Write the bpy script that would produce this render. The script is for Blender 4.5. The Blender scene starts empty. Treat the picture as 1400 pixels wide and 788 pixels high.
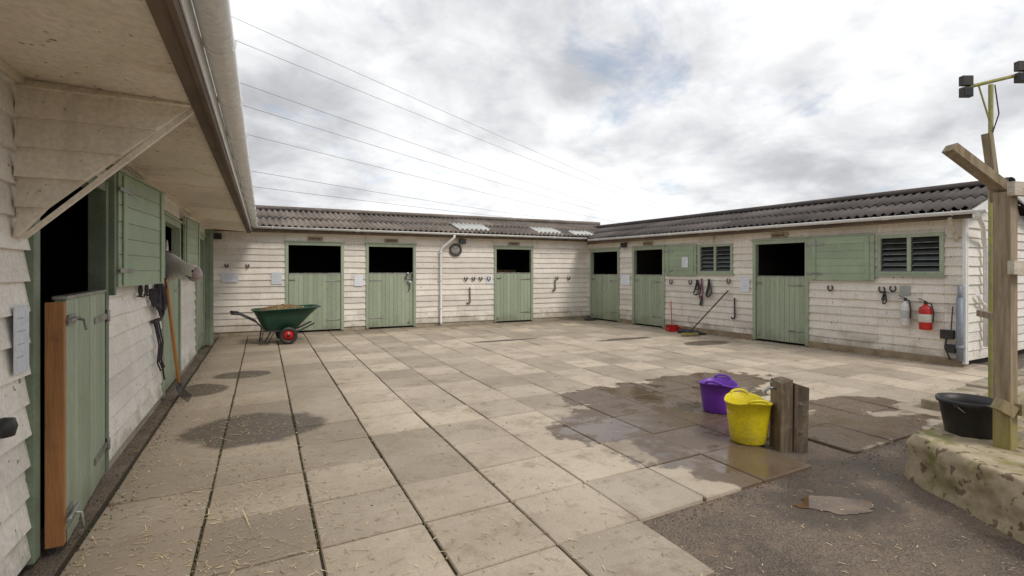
import bpy, bmesh, math, random
from mathutils import Vector, Matrix
from mathutils import noise as NZ
R=random.Random(7)
scene=bpy.context.scene
COL=scene.collection

# ------------------------------------------------------------------ materials
class N:
    def __init__(s,name):
        s.m=bpy.data.materials.new(name); s.m.use_nodes=True
        s.t=s.m.node_tree; s.b=s.t.nodes['Principled BSDF']; s.g=None
    def n(s,ty,**k):
        x=s.t.nodes.new(ty)
        for a,b in k.items(): setattr(x,a,b)
        return x
    def l(s,a,b): s.t.links.new(a,b)
    def pos(s,stretch=(1,1,1)):
        if s.g is None: s.g=s.n('ShaderNodeNewGeometry')
        if stretch==(1,1,1): return s.g.outputs['Position']
        v=s.n('ShaderNodeVectorMath',operation='MULTIPLY'); s.l(s.g.outputs['Position'],v.inputs[0]); v.inputs[1].default_value=stretch
        return v.outputs[0]
    def noise(s,scale,detail=3,rough=.55,stretch=(1,1,1),dist=0):
        x=s.n('ShaderNodeTexNoise'); s.l(s.pos(stretch),x.inputs['Vector'])
        x.inputs['Scale'].default_value=scale;x.inputs['Detail'].default_value=min(detail,4);x.inputs['Roughness'].default_value=rough;x.inputs['Distortion'].default_value=dist
        return x.outputs['Fac']
    def mr(s,v,a,b,c=0,d=1,smooth=False):
        x=s.n('ShaderNodeMapRange')
        if smooth: x.interpolation_type='SMOOTHSTEP'
        s.l(v,x.inputs[0])
        for i,q in enumerate((a,b,c,d)): x.inputs[i+1].default_value=q
        return x.outputs[0]
    def math(s,op,a,b=None):
        x=s.n('ShaderNodeMath',operation=op)
        for i,q in enumerate((a,b)):
            if q is None: continue
            if isinstance(q,(int,float)): x.inputs[i].default_value=q
            else: s.l(q,x.inputs[i])
        return x.outputs[0]
    def mix(s,f,a,b,mode='MIX'):
        x=s.n('ShaderNodeMix',data_type='RGBA',blend_type=mode)
        for i,q in ((0,f),(6,a),(7,b)):
            if isinstance(q,(int,float)): x.inputs[i].default_value=q
            elif isinstance(q,tuple): x.inputs[i].default_value=(*q,1)
            else: s.l(q,x.inputs[i])
        return x.outputs[2]
    def gray(s,v):
        x=s.n('ShaderNodeCombineColor')
        for i in range(3): s.l(v,x.inputs[i])
        return x.outputs[0]
    def bump(s,h,strength=.3,dist=.01):
        x=s.n('ShaderNodeBump'); s.l(h,x.inputs['Height']); x.inputs['Strength'].default_value=strength; x.inputs['Distance'].default_value=dist
        s.l(x.outputs[0],s.b.inputs['Normal'])
    def shade(s,lo=.85,hi=1.12):
        a=s.n('ShaderNodeAttribute',attribute_name='shade')
        return s.mr(a.outputs['Fac'],0,1,lo,hi)

def M(name,c1,c2=None,scale=4,rough=.7,bump=.15,bscale=60,stretch=(1,1,1),var=(.85,1.12),dirt=None,dscale=3,dth=(.55,.7),damt=.7,dstretch=(1,1,1),zd=None,metal=0,streak=None,chips=None):
    k=N(name); c2=c2 or tuple(x*.82 for x in c1)
    col=k.mix(k.mr(k.noise(scale,2,.6,stretch),.35,.65),c1,c2)
    fine=k.noise(bscale,1,.6,stretch)
    col=k.mix(1,col,k.gray(k.mr(fine,.3,.7,.90,1.08)),'MULTIPLY')
    if var: col=k.mix(1,col,k.gray(k.shade(*var)),'MULTIPLY')
    if streak:
        d=k.mr(k.noise(9,3,.65,(1,1,.12)),.52,.72,0,streak[1],True); col=k.mix(d,col,streak[0])
    if dirt:
        d=k.mr(k.noise(dscale,4,.75,dstretch,0),dth[0],dth[1],0,damt,True)
        col=k.mix(d,col,dirt)
    if chips:
        d=k.mr(k.noise(chips[1],2,.6),chips[2],chips[2]+.03,0,.85); col=k.mix(d,col,chips[0])
    if zd:
        sep=k.n('ShaderNodeSeparateXYZ'); k.l(k.pos(),sep.inputs[0])
        zz=k.math('ADD',sep.outputs[2],k.mr(k.noise(2.5,4,.7),.3,.7,-.25,.25))
        col=k.mix(k.mr(zz,zd[0],zd[1],zd[3],0,True),col,zd[2])
    k.l(col,k.b.inputs['Base Color'])
    k.b.inputs['Roughness'].default_value=rough
    k.b.inputs['Metallic'].default_value=metal
    if bump: k.bump(fine,bump,.006)
    return k.m

SID=M('painted_clapboard',(.85,.80,.725),(.77,.71,.63),3,.75,.35,45,(1,1,1),(.82,1.05),dirt=(.38,.31,.23),dscale=2.6,dth=(.58,.82),damt=.42,dstretch=(1,1,2.5),zd=(.0,.42,(.27,.23,.15),.6),streak=((.46,.40,.32),.26),chips=((.2,.15,.1),16,.70))
SIDL=M('painted_clapboard_near',(.87,.83,.77),(.79,.745,.67),3,.7,.35,40,(1,1,1),(.86,1.04),dirt=(.44,.38,.29),dscale=3,dth=(.60,.82),damt=.35,dstretch=(1,1,2.5),zd=(-.1,.32,(.30,.26,.18),.6),streak=((.55,.49,.41),.2),chips=((.22,.16,.1),18,.68))
PANEL=M('painted_bracket_boards',(.82,.75,.64),(.73,.65,.54),2.5,.7,.4,40,(1,1,1),(.92,1.06),dirt=(.25,.18,.11),dscale=16,dth=(.62,.70),damt=.6,streak=((.45,.39,.3),.28))
GRN=M('green_paint',(.365,.42,.305),(.315,.37,.262),3,.55,.25,50,(1,1,.25),(.88,1.08),dirt=(.18,.175,.12),dscale=5,dth=(.56,.8),damt=.5,dstretch=(1,1,.4),zd=(-.05,.35,(.18,.17,.11),.5))
DGRN=M('dark_green_frame_paint',(.20,.25,.17),(.15,.19,.13),4,.6,.2,50)
SHUT=M('green_shutter_paint',(.35,.43,.30),(.305,.38,.26),3,.5,.25,50,(1,1,1),(.9,1.06),dirt=(.18,.19,.12),dscale=6,dth=(.58,.8),damt=.4)
SOF=M('painted_soffit_board',(.80,.72,.60),(.71,.63,.50),1.6,.8,.2,30,dirt=(.32,.20,.10),dscale=2.5,dth=(.52,.76),damt=.5,chips=((.12,.09,.06),20,.68))
WHT=M('white_plastic',(.84,.84,.82),(.79,.79,.77),3,.35,.0,30,dirt=(.5,.46,.38),dscale=5,dth=(.62,.85),damt=.3)
FAS=M('weathered_fascia',(.17,.12,.08),(.10,.07,.05),5,.85,.4,30,(1,.2,1))
ROOF=M('fibre_cement_roof',(.25,.21,.18),(.15,.125,.105),1.3,.9,.5,22,(1,1,1),(.75,1.2),dirt=(.38,.34,.29),dscale=7,dth=(.54,.70),damt=.6)
ROOF2=M('fibre_cement_roof_dark',(.125,.105,.098),(.085,.073,.07),1.3,.9,.5,22,(1,1,1),(.7,1.2),dirt=(.24,.21,.18),dscale=7,dth=(.58,.74),damt=.45)
CLEAR=M('rooflight_sheet',(.62,.63,.61),(.52,.53,.50),3,.4,.1,20)
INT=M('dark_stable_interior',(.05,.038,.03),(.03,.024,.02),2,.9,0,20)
WOOD=M('weathered_timber',(.38,.30,.21),(.25,.19,.125),5,.85,.8,30,(6,6,.5),(.8,1.15),dirt=(.20,.19,.06),dscale=6,dth=(.52,.72),damt=.5,zd=(.2,1.0,(.30,.27,.05),.7))
SLEEPER=M('old_sleeper_timber',(.22,.165,.11),(.11,.08,.055),5,.9,1,30,(6,6,.5),(.8,1.2),dirt=(.34,.28,.2),dscale=9,dth=(.50,.7),damt=.6)
WOODL=M('pale_timber_rail',(.70,.64,.54),(.56,.49,.39),5,.85,.5,30,(1,1,4),(.9,1.1),dirt=(.3,.25,.15),dscale=9,dth=(.52,.7),damt=.5)
ORW=M('orange_treated_wood',(.40,.18,.06),(.28,.12,.045),4,.6,.3,30,(5,5,.4),dirt=(.15,.08,.04),dscale=8,dth=(.55,.75),damt=.5)
MET=M('galvanised_metal',(.42,.42,.41),(.25,.24,.22),8,.45,.1,60,metal=.8)
IRON=M('black_iron',(.03,.028,.026),(.055,.045,.04),8,.55,.2,60)
BLK=M('black_plastic',(.022,.022,.024),(.035,.034,.032),5,.45,.1,40,dirt=(.14,.12,.09),dscale=6,dth=(.6,.8),damt=.5)
RED=M('red_paint',(.55,.02,.015),(.45,.018,.012),5,.3,0,40)
SIL=M('silver_cylinder',(.72,.72,.71),(.6,.6,.6),5,.3,0,40)
PUR=M('purple_rubber',(.17,.035,.44),(.13,.028,.37),4,.42,.05,40,dirt=(.22,.18,.24),dscale=9,dth=(.6,.8),damt=.3)
YEL=M('yellow_rubber',(.86,.72,.015),(.80,.64,.012),4,.42,.05,40,dirt=(.5,.4,.12),dscale=8,dth=(.56,.78),damt=.4,zd=(-.1,.2,(.45,.33,.1),.4))
TUB=M('green_barrow_plastic',(.010,.052,.030),(.015,.07,.04),4,.4,.05,40,dirt=(.1,.1,.07),dscale=7,dth=(.56,.78),damt=.45)
MUCK=M('straw_muck',(.20,.12,.05),(.10,.06,.03),12,.95,1,40,dirt=(.42,.30,.13),dscale=24,dth=(.5,.6),damt=.8)
PAP=M('paper_notice',(.76,.80,.86),(.70,.74,.80),6,.6,0,40)
PLT=M('brass_name_plate',(.42,.35,.22),(.26,.2,.12),20,.6,.2,60)
CONC=M('concrete_plinth_material',(.50,.41,.28),(.34,.275,.18),3,.9,1.2,18,dirt=(.20,.19,.045),dscale=2.6,dth=(.46,.64),damt=.8,chips=((.14,.10,.055),11,.60))
KERB=M('kerb_concrete',(.42,.36,.28),(.3,.25,.18),3,.9,1,18,dirt=(.17,.16,.06),dscale=3,dth=(.5,.68),damt=.6)
STRW=M('straw_stalks',(.70,.58,.36),(.50,.39,.22),9,.8,0,40,var=(.5,1.3))
PINK=M('pink_rope',(.30,.07,.13),(.12,.03,.06),12,.8,0,40)
DROPE=M('dark_rope',(.06,.045,.06),(.03,.03,.035),12,.8,0,40)
BLUE=M('grey_blue_pipe',(.27,.31,.36),(.22,.25,.3),6,.5,0,40)
LICH=M('lichen_steel',(.42,.40,.10),(.30,.30,.16),20,.8,.2,40)
GLS=M('dark_glass',(.02,.025,.025),(.035,.04,.04),6,.12,0,40)
FOL=M('tree_foliage',(.06,.075,.03),(.09,.08,.035),3,.8,0,40,var=(.6,1.3))
HRS=M('grey_horse_coat',(.86,.83,.79),(.72,.69,.66),9,.75,.3,120,var=None,dirt=(.45,.38,.35),dscale=14,dth=(.56,.72),damt=.35)
MUZ=M('horse_muzzle_skin',(.50,.39,.37),(.34,.28,.28),20,.6,.2,100,var=None)
GRASS=M('grass_field',(.07,.09,.03),(.10,.10,.045),.3,.9,0,5,var=None)
MOSS=M('moss_clumps',(.07,.07,.025),(.11,.095,.04),9,.95,0,40,var=(.5,1.3))

def wetmask(k,ells,amp=.35,nscale=1.6,soft=.12):
    cur=None
    nz=k.mr(k.noise(nscale,4,.65),.25,.75,-amp,amp)
    for (cx,cy,rx,ry) in ells:
        a=k.n('ShaderNodeVectorMath',operation='SUBTRACT'); k.l(k.pos(),a.inputs[0]); a.inputs[1].default_value=(cx,cy,0)
        b=k.n('ShaderNodeVectorMath',operation='MULTIPLY'); k.l(a.outputs[0],b.inputs[0]); b.inputs[1].default_value=(1/rx,1/ry,0)
        c=k.n('ShaderNodeVectorMath',operation='LENGTH'); k.l(b.outputs[0],c.inputs[0])
        o=c.outputs['Value']; cur=o if cur is None else k.math('MINIMUM',cur,o)
    return k.mr(k.math('ADD',cur,nz),1-soft/2,1+soft/2,1,0,True)

def slabmat():
    k=N('concrete_paving_slab')
    col=k.mix(k.mr(k.noise(1.1,4,.65),.35,.65),(.60,.51,.40),(.48,.40,.305))
    col=k.mix(1,col,k.gray(k.shade(.70,1.12)),'MULTIPLY')
    f=k.noise(70,2,.7); col=k.mix(1,col,k.gray(k.mr(f,.3,.7,.88,1.08)),'MULTIPLY')
    mot=k.noise(2.6,4,.72)
    col=k.mix(k.mr(mot,.48,.70,0,.55,True),col,(.25,.19,.13))
    col=k.mix(k.mr(k.noise(16,3,.6),.62,.70,0,.5,True),col,(.15,.112,.075))
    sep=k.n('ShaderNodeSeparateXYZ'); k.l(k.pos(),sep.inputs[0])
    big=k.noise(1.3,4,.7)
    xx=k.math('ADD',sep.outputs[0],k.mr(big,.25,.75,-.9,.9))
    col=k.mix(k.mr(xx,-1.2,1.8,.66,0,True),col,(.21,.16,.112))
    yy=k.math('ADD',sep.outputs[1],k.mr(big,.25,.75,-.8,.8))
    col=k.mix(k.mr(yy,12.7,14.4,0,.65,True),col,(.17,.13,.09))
    w=wetmask(k,[(4.5,4.8,1.4,1.05),(3.5,4.3,1.0,.55),(4.1,3.5,1.3,.65),(5.7,5.4,1.15,.55),(3.9,2.95,.9,.5),(5.1,3.2,1.3,.5),(6.3,3.7,.7,.35)],.36,1.9)
    st=wetmask(k,[(-.10,5.85,.66,.56),(-.3,8.9,.4,.3),(-.75,8.0,.3,.4),(7.6,9.6,.8,.15),(4.9,10.6,.8,.12),(8.8,8.3,.6,.3)],.2,2.2,.22)
    col=k.mix(k.math('MULTIPLY',st,.86),col,(.075,.058,.042))
    col=k.mix(k.math('MULTIPLY',w,.85),col,(.095,.056,.030))
    k.l(col,k.b.inputs['Base Color'])
    pud=k.math('MULTIPLY',w,k.mr(big,.44,.54,.0,1,True))
    r=k.math('SUBTRACT',.80,k.math('ADD',k.math('ADD',k.math('MULTIPLY',w,.36),k.math('MULTIPLY',pud,.33)),k.math('MULTIPLY',st,.22)))
    k.l(r,k.b.inputs['Roughness'])
    k.bump(k.math('MULTIPLY',f,k.mr(w,0,1,1,.12)),.35,.006)
    return k.m
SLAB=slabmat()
def asph():
    k=N('worn_asphalt')
    col=k.mix(k.mr(k.noise(.9,4,.7),.38,.62),(.19,.145,.108),(.11,.086,.068))
    f=k.noise(80,2,.8); col=k.mix(1,col,k.gray(k.mr(f,.3,.7,.5,1.5)),'MULTIPLY')
    col=k.mix(k.mr(k.noise(110,1,.6),.60,.66,0,.7),col,(.34,.28,.21))
    col=k.mix(k.mr(k.noise(4,4,.75),.50,.68,0,.55,True),col,(.26,.19,.13))
    d=wetmask(k,[(3.6,2.25,.5,.32),(4.2,2.6,.5,.25)],.4,2,.5)
    col=k.mix(k.math('MULTIPLY',d,.6),col,(.05,.036,.025))
    k.l(col,k.b.inputs['Base Color'])
    k.l(k.math('SUBTRACT',.8,k.math('MULTIPLY',d,.3)),k.b.inputs['Roughness'])
    k.bump(k.math('ADD',f,k.math('MULTIPLY',k.noise(9,3),2.)),.9,.014)
    return k.m
ASPH=asph()
BED=M('dark_joint_dirt',(.035,.028,.02),(.05,.042,.022),6,.95,0,60,var=None,dirt=(.065,.065,.03),dscale=9,dth=(.5,.65),damt=.5)
def puddlemat():
    k=N('puddle_water'); c=k.mix(k.mr(k.noise(7,3),.4,.6),(.15,.09,.042),(.085,.05,.025)); k.l(c,k.b.inputs['Base Color']); k.b.inputs['Roughness'].default_value=.07
    k.b.inputs['Specular IOR Level'].default_value=.25
    return k.m
PUD=puddlemat()
def watermat():
    k=N('clear_water'); k.b.inputs['Base Color'].default_value=(.75,.8,.82,1); k.b.inputs['Roughness'].default_value=.05
    return k.m
WAT=watermat()

# ------------------------------------------------------------------ mesh helpers
def frame(O,D,Nn,zo=0):
    O=Vector((*O,zo)); D=Vector((*D,0)).normalized(); Nn=Vector((*Nn,0)).normalized()
    return lambda s,n,z: O+D*s+Nn*n+Vector((0,0,z))
class MB:
    def __init__(s): s.v=[];s.f=[];s.m=[];s.c=[];s.sm=[]
    def face(s,idx,mat=0,c=.5,sm=False): s.f.append(idx);s.m.append(mat);s.c.append(c);s.sm.append(sm)
    def hexa(s,p,mat=0,c=None):
        b=len(s.v); s.v+=[Vector(q) for q in p]; c=R.random() if c is None else c
        for q in ((0,1,2,3),(4,5,6,7),(0,1,5,4),(1,2,6,5),(2,3,7,6),(3,0,4,7)): s.face([b+i for i in q],mat,c)
    def box(s,P,a0,a1,b0,b1,c0,c1,mat=0,c=None):
        s.hexa([P(a0,b0,c0),P(a1,b0,c0),P(a1,b1,c0),P(a0,b1,c0),P(a0,b0,c1),P(a1,b0,c1),P(a1,b1,c1),P(a0,b1,c1)],mat,c)
    def beam(s,p,q,w,t,mat=0,up=(0,0,1),c=None):
        p=Vector(p);q=Vector(q);d=(q-p).normalized();u=Vector(up)
        if abs(d.dot(u))>.95:u=Vector((0,1,0))
        x=d.cross(u).normalized();y=d.cross(x).normalized()
        s.hexa([p-x*w/2-y*t/2,p+x*w/2-y*t/2,p+x*w/2+y*t/2,p-x*w/2+y*t/2,q-x*w/2-y*t/2,q+x*w/2-y*t/2,q+x*w/2+y*t/2,q-x*w/2+y*t/2],mat,c)
    def tube(s,pts,r,mat=0,seg=10,c=.5,cap=True):
        pts=[Vector(p) for p in pts]; rings=[]; last=None
        rr=r if isinstance(r,(list,tuple)) else [r]*len(pts)
        for i,p in enumerate(pts):
            d=(pts[min(i+1,len(pts)-1)]-pts[max(i-1,0)]).normalized()
            if last is None: x=d.orthogonal().normalized()
            else: x=(last-d*last.dot(d)).normalized()
            last=x; y=d.cross(x); b=len(s.v)
            for k in range(seg):
                a=2*math.pi*k/seg; s.v.append(p+x*math.cos(a)*rr[i]+y*math.sin(a)*rr[i])
            rings.append(b)
        for a,b in zip(rings,rings[1:]):
            for k in range(seg): s.face([a+k,a+(k+1)%seg,b+(k+1)%seg,b+k],mat,c,True)
        if cap: s.face([rings[0]+k for k in range(seg)],mat,c); s.face([rings[-1]+k for k in range(seg)],mat,c)
    def loft(s,rings,mat=0,c=.5,cap=(True,True),sm=True):
        bs=[]
        for r in rings: bs.append(len(s.v)); s.v+=[Vector(p) for p in r]
        n=len(rings[0])
        for a,b in zip(bs,bs[1:]):
            for k in range(n): s.face([a+k,a+(k+1)%n,b+(k+1)%n,b+k],mat,c,sm)
        if cap[0]: s.face([bs[0]+k for k in range(n)],mat,c,sm)
        if cap[1]: s.face([bs[-1]+k for k in range(n)],mat,c,sm)
    def lathe(s,prof,cen,mat=0,seg=32,c=.5,cap=(False,False),sx=1,sy=1,fn=None):
        rg=[]
        for r,z in prof:
            ring=[]
            for k in range(seg):
                a=2*math.pi*k/seg; p=Vector((cen[0]+r*sx*math.cos(a),cen[1]+r*sy*math.sin(a),cen[2]+z))
                if fn: p=fn(p,a,r,z)
                ring.append(p)
            rg.append(ring)
        s.loft(rg,mat,c,cap)
    def obj(s,name,mats,parent=None,bevel=0,solid=0,recalc=True):
        me=bpy.data.meshes.new(name); me.from_pydata([tuple(v) for v in s.v],[],s.f)
        for m in (mats if isinstance(mats,(list,tuple)) else [mats]): me.materials.append(m)
        me.polygons.foreach_set('material_index',s.m); me.polygons.foreach_set('use_smooth',s.sm)
        at=me.attributes.new('shade','FLOAT','FACE'); at.data.foreach_set('value',s.c)
        me.update()
        if recalc:
            bm=bmesh.new(); bm.from_mesh(me); bmesh.ops.recalc_face_normals(bm,faces=bm.faces); bm.to_mesh(me); bm.free()
        o=bpy.data.objects.new(name,me); COL.objects.link(o)
        if bevel:
            b=o.modifiers.new('b','BEVEL'); b.width=bevel; b.segments=2; b.limit_method='ANGLE'
        if solid:
            b=o.modifiers.new('s','SOLIDIFY'); b.thickness=solid; b.offset=0
        if parent: o.parent=parent
        return o
def empty(name):
    o=bpy.data.objects.new(name,None); COL.objects.link(o); o.empty_display_size=.2; return o

def siding(P,s0,s1,H,ops,name,mat,parent,z0=.1,e=.158,clip=None):
    mb=MB(); k=0; z=z0
    while z<H:
        zt=min(z+e+.018,H)
        cuts={s0,s1}
        for o in ops: cuts|={max(s0,min(s1,o[0])),max(s0,min(s1,o[1]))}
        x=s0+R.uniform(1,3.5)
        while x<s1: cuts.add(x); x+=R.uniform(2.0,4.0)
        cs=sorted(cuts); jn=R.uniform(-.004,.004)
        for a,b in zip(cs,cs[1:]):
            if b-a<.01: continue
            m=(a+b)/2; za,zb=z,zt; skip=False
            for o in ops:
                if o[0]<m<o[1]:
                    if o[2]<=za and o[3]>=zb: skip=True
                    elif za<o[3]<zb and o[2]<=za: za=o[3]
                    elif za<o[2]<zb: zb=o[2]
            if skip or zb-za<.01: continue
            if clip:
                lo,hi=clip((za+zb)/2); a=max(a,lo); b=min(b,hi)
                if b-a<.02: continue
            def nn(q): return .038-.030*(q-z)/(e+.018)+jn
            bk=-.01-.003*(k%2); c=R.random()
            ns=max(1,int((b-a)/.35)); ja=R.uniform(-.004,.004); jb=R.uniform(-.003,.003)
            for i in range(ns):
                p=a+(b-a)*i/ns; q=a+(b-a)*(i+1)/ns; last=(i==ns-1)
                jc=R.uniform(-.006,.006); jd=R.uniform(-.003,.003)
                l=.0015 if i==0 else 0; r=.0015 if last else 0
                mb.hexa([P(p+l,bk,za),P(q-r,bk,za),P(q-r,nn(za)+jd,za+jc),P(p+l,nn(za)+jb,za+ja),
                     P(p+l,bk,zb),P(q-r,bk,zb),P(q-r,nn(zb),zb),P(p+l,nn(zb),zb)],0,c)
                ja=jc; jb=jd
        z+=e; k+=1
    return mb.obj(name,mat,parent)

def boards_v(mb,P,s0,s1,n0,n1,z0,z1,w=.115,mat=0):
    k=max(1,round((s1-s0)/w)); w=(s1-s0)/k
    for i in range(k):
        j=R.uniform(-.001,.001)
        mb.box(P,s0+i*w+.003,s0+(i+1)*w-.003,n0,n1+j,z0,z1,mat)
    mb.box(P,s0+.004,s1-.004,n0+.004,n1-.008,z0+.004,z1-.004,mat,.1)
def boards_h(mb,P,s0,s1,n0,n1,z0,z1,w=.14,mat=0):
    k=max(1,round((z1-z0)/w)); w=(z1-z0)/k
    for i in range(k): mb.box(P,s0,s1,n0,n1+R.uniform(-.001,.001),z0+i*w+.003,z0+(i+1)*w-.003,mat)
    mb.box(P,s0+.004,s1-.004,n0+.004,n1-.008,z0+.004,z1-.004,mat,.1)

def stable_door(P,s0,s1,zl,zt,parent,tag,leaf=True,plate=True,hs=1):
    mb=MB(); f=.075
    mb.box(P,s0,s0+f,-.06,.055,.02,zt); mb.box(P,s1-f,s1,-.06,.055,.02,zt)
    mb.box(P,s0+f+.001,s1-f-.001,-.06,.053,zt-.08,zt)
    mb.box(P,s0-.03,s1+.03,.0,.075,zt+.001,zt+.03)
    mb.obj('door_frame_'+tag,GRN,parent,.003)
    if leaf:
        mb=MB(); boards_v(mb,P,s0+f+.008,s1-f-.008,-.02,.03,.05,zl)
        mb.box(P,s0+f+.008,s1-f-.008,-.025,.038,zl+.001,zl+.022,1)
        for zz in (.25,1.2): mb.box(P,s0+f+.02,s1-f-.02,-.045,-.022,zz,zz+.12)
        hx=s1-f if hs>0 else s0+f
        for zz in (.28,zl-.2):
            mb.box(P,*( (hx-.38,hx-.01) if hs>0 else (hx+.01,hx+.38)),.032,.038,zz,zz+.035,2,.5)
        lx=s0+f+.03 if hs>0 else s1-f-.15
        mb.box(P,lx,lx+.12,.034,.045,zl-.16,zl-.12,2,.5)
        mb.tube([P(lx-.03,.055,zl-.14),P(lx+.13,.055,zl-.14)],.008,2,8)
        mb.box(P,lx,lx+.06,.034,.05,.13,.17,2,.5)
        mb.obj('lower_door_'+tag,[GRN,MET,MET],parent,.0025)
    if plate:
        m=(s0+s1)/2; mb=MB(); mb.box(P,m-.19,m+.19,.04,.058,zt+.045,zt+.145,0)
        for i in range(5): mb.box(P,m-.14+i*.057,m-.10+i*.057,.058,.061,zt+.072,zt+.118,1)
        mb.obj('name_plate_'+tag,[PLT,IRON],parent,.003)
def shutter(P,s0,s1,z0,z1,n,parent,name):
    mb=MB(); boards_h(mb,P,s0,s1,n,n+.03,z0,z1)
    for x in (s0+.08,s1-.16): mb.box(P,x,x+.08,n+.031,n+.045,z0+.02,z1-.02)
    for zz in (z0+.12,z1-.16): mb.box(P,s0-.03,s0+.3,n+.046,n+.052,zz,zz+.035,1,.5)
    mb.box(P,s0-.001,s1+.001,n-.001,n+.04,z1+.001,z1+.018,0)
    return mb.obj(name,[SHUT,MET],parent,.003)
def window(P,s0,s1,z0,z1,parent,tag):
    mb=MB(); f=.06; m=(s0+s1)/2
    mb.box(P,s0,s1,-.03,.065,z0,z0+f);mb.box(P,s0,s1,-.03,.06,z1-f,z1)
    for x in (s0,m-f/2,s1-f): mb.box(P,x,x+f,-.03,.055,z0+f+.001,z1-f-.001)
    mb.box(P,s0-.03,s1+.03,.0,.09,z0-.03,z0-.001)
    for a,b in ((s0+f,m-f/2),(m+f/2,s1-f)):
        k=6; hh=(z1-z0-2*f)/k
        for i in range(k):
            z=z0+f+i*hh
            mb.hexa([P(a+.01,.03,z+.004),P(b-.01,.03,z+.004),P(b-.01,.036,z+.006),P(a+.01,.036,z+.006),P(a+.01,-.03,z+hh+.01),P(b-.01,-.03,z+hh+.01),P(b-.01,-.024,z+hh+.012),P(a+.01,-.024,z+hh+.012)],1,.5)
            mb.box(P,a+.01,b-.01,.031,.038,z+.0,z+.008,2,.5)
        mb.box(P,a,b,-.045,-.04,z0+f,z1-f,3,.3)
    mb.obj('louvre_window_'+tag,[GRN,GLS,MET,INT],parent,.002)

def corr(P,s0,s1,n_e,z_e,n_r,z_r,name,mat,parent,rows=2,lift=0):
    mb=MB(); pitch=.146; amp=.026; per=8
    ln=math.hypot(n_r-n_e,z_r-z_e); dn=(n_r-n_e)/ln; dz=(z_r-z_e)/ln
    for r in range(rows):
        a=ln*r/rows-(.12 if r else 0); b=ln*(r+1)/rows
        x=s0
        while x<s1-.01:
            xe=min(x+pitch*7,s1); k=max(2,int((xe-x)/pitch*per)); base=len(mb.v); c=R.random()
            jl=R.uniform(-.004,.004)+lift; ja=R.uniform(-.015,.015)
            for i in range(k+1):
                ss=x+(xe-x)*i/k; h=amp*math.cos(2*math.pi*ss/pitch)+jl
                for t,off in ((a+ja,.012 if r==0 else .02),(b,0.0)):
                    mb.v.append(P(ss,n_e+dn*t,z_e+dz*t+h+off+.006*r))
            for i in range(k): mb.face([base+2*i,base+2*i+1,base+2*i+3,base+2*i+2],0,c,True)
            x=xe
    return mb.obj(name,mat,parent,0,.009)
def gutter(P,s0,s1,n,z,r,parent,name,slope=0,every=1.0):
    mb=MB(); seg=10
    prof=[(n+r*math.cos(math.pi+math.pi*i/seg),z+r*math.sin(math.pi+math.pi*i/seg)) for i in range(seg+1)]
    prof+=[(n+(r-.006)*math.cos(2*math.pi-math.pi*i/seg),z+(r-.006)*math.sin(2*math.pi-math.pi*i/seg)) for i in range(seg+1)]
    mb.loft([[P(s0,a,b) for a,b in prof],[P(s1,a,b-slope) for a,b in prof]])
    x=s0+.4; i_=0
    while x<s1:
        i_+=1
        zz=z-slope*(x-s0)/(s1-s0); q=r+.007; w=.02 if i_%3 else .09
        pr=[(n+q*math.cos(math.pi+math.pi*i/seg),zz+q*math.sin(math.pi+math.pi*i/seg)) for i in range(seg+1)]
        pr+=[(n+q-.0,zz+.006),(n-q,zz+.006)]
        mb.loft([[P(x,a,b) for a,b in pr],[P(x+w,a,b) for a,b in pr]],sm=False)
        x+=every
    return mb.obj(name,WHT,parent)

# ------------------------------------------------------------------ ground
def sheet(name,mat,pts,z):
    mb=MB(); mb.v=[Vector((x,y,z)) for x,y in pts]; mb.face(list(range(len(pts)))); return mb.obj(name,mat,recalc=False)
sheet('grass_field',GRASS,[(-900,-900),(900,-900),(900,900),(-900,900)],-.05)
sheet('asphalt_yard',ASPH,[(-14,-14),(22,-14),(22,24),(-14,24)],-.03)
mb=MB(); ch=.007
def PV(i,j):
    u=-.97+.63*i
    v=2.50+.052*max(u,-1)+.63*j
    v=v-.052*max(u,-1)*max(0,(v-3)/11)
    return u,v
for i in range(0,19):
    for j in range(-6 if i<3 else (-2 if i<5 else 0),20):
        cx,cy=PV(i+.5,j+.5)
        if cy>14.35 or cx>10.75: continue
        if i<5 and j<0 and cy<(1.9 if i>=3 else -3): continue
        if j==0 and i in (8,): continue
        p=[PV(i,j),PV(i+1,j),PV(i+1,j+1),PV(i,j+1)]
        g=.016 if i<4 else .009
        dz=[R.uniform(-.005,.002) for _ in range(4)]; b=R.uniform(-.004,.003); c=R.random()
        jx,jy=R.uniform(-.003,.003),R.uniform(-.003,.003)
        c0=Vector((sum(q[0] for q in p)/4,sum(q[1] for q in p)/4))
        base=len(mb.v); cut=[R.uniform(0,.012)+(R.random()<.12)*R.uniform(.01,.03) for _ in range(4)]
        for lvl,(ins,zz) in enumerate(((g/2,-.045),(g/2,-ch),(g/2+ch,0))):
            for qi,(q,d_) in enumerate(zip(p,dz)):
                v=Vector(q); sx=(1 if v.x<c0.x else -1); sy=(1 if v.y<c0.y else -1); k_=cut[qi]
                A1=Vector((v.x+sx*ins+jx,v.y+sy*(ins+k_)+jy)); A2=Vector((v.x+sx*(ins+k_)+jx,v.y+sy*ins+jy))
                pair=(A1,A2) if qi in (0,2) else (A2,A1)
                for a_ in pair: mb.v.append(Vector((a_.x,a_.y,zz+(d_+b if lvl else 0))))
        for k in range(8):
            k2=(k+1)%8
            mb.face([base+k,base+k2,base+8+k2,base+8+k],0,c)
            mb.face([base+8+k,base+8+k2,base+16+k2,base+16+k],0,c*.4)
        mb.face([base+16+k for k in range(8)],0,c)
mb.obj('paving_slabs',SLAB)
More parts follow.
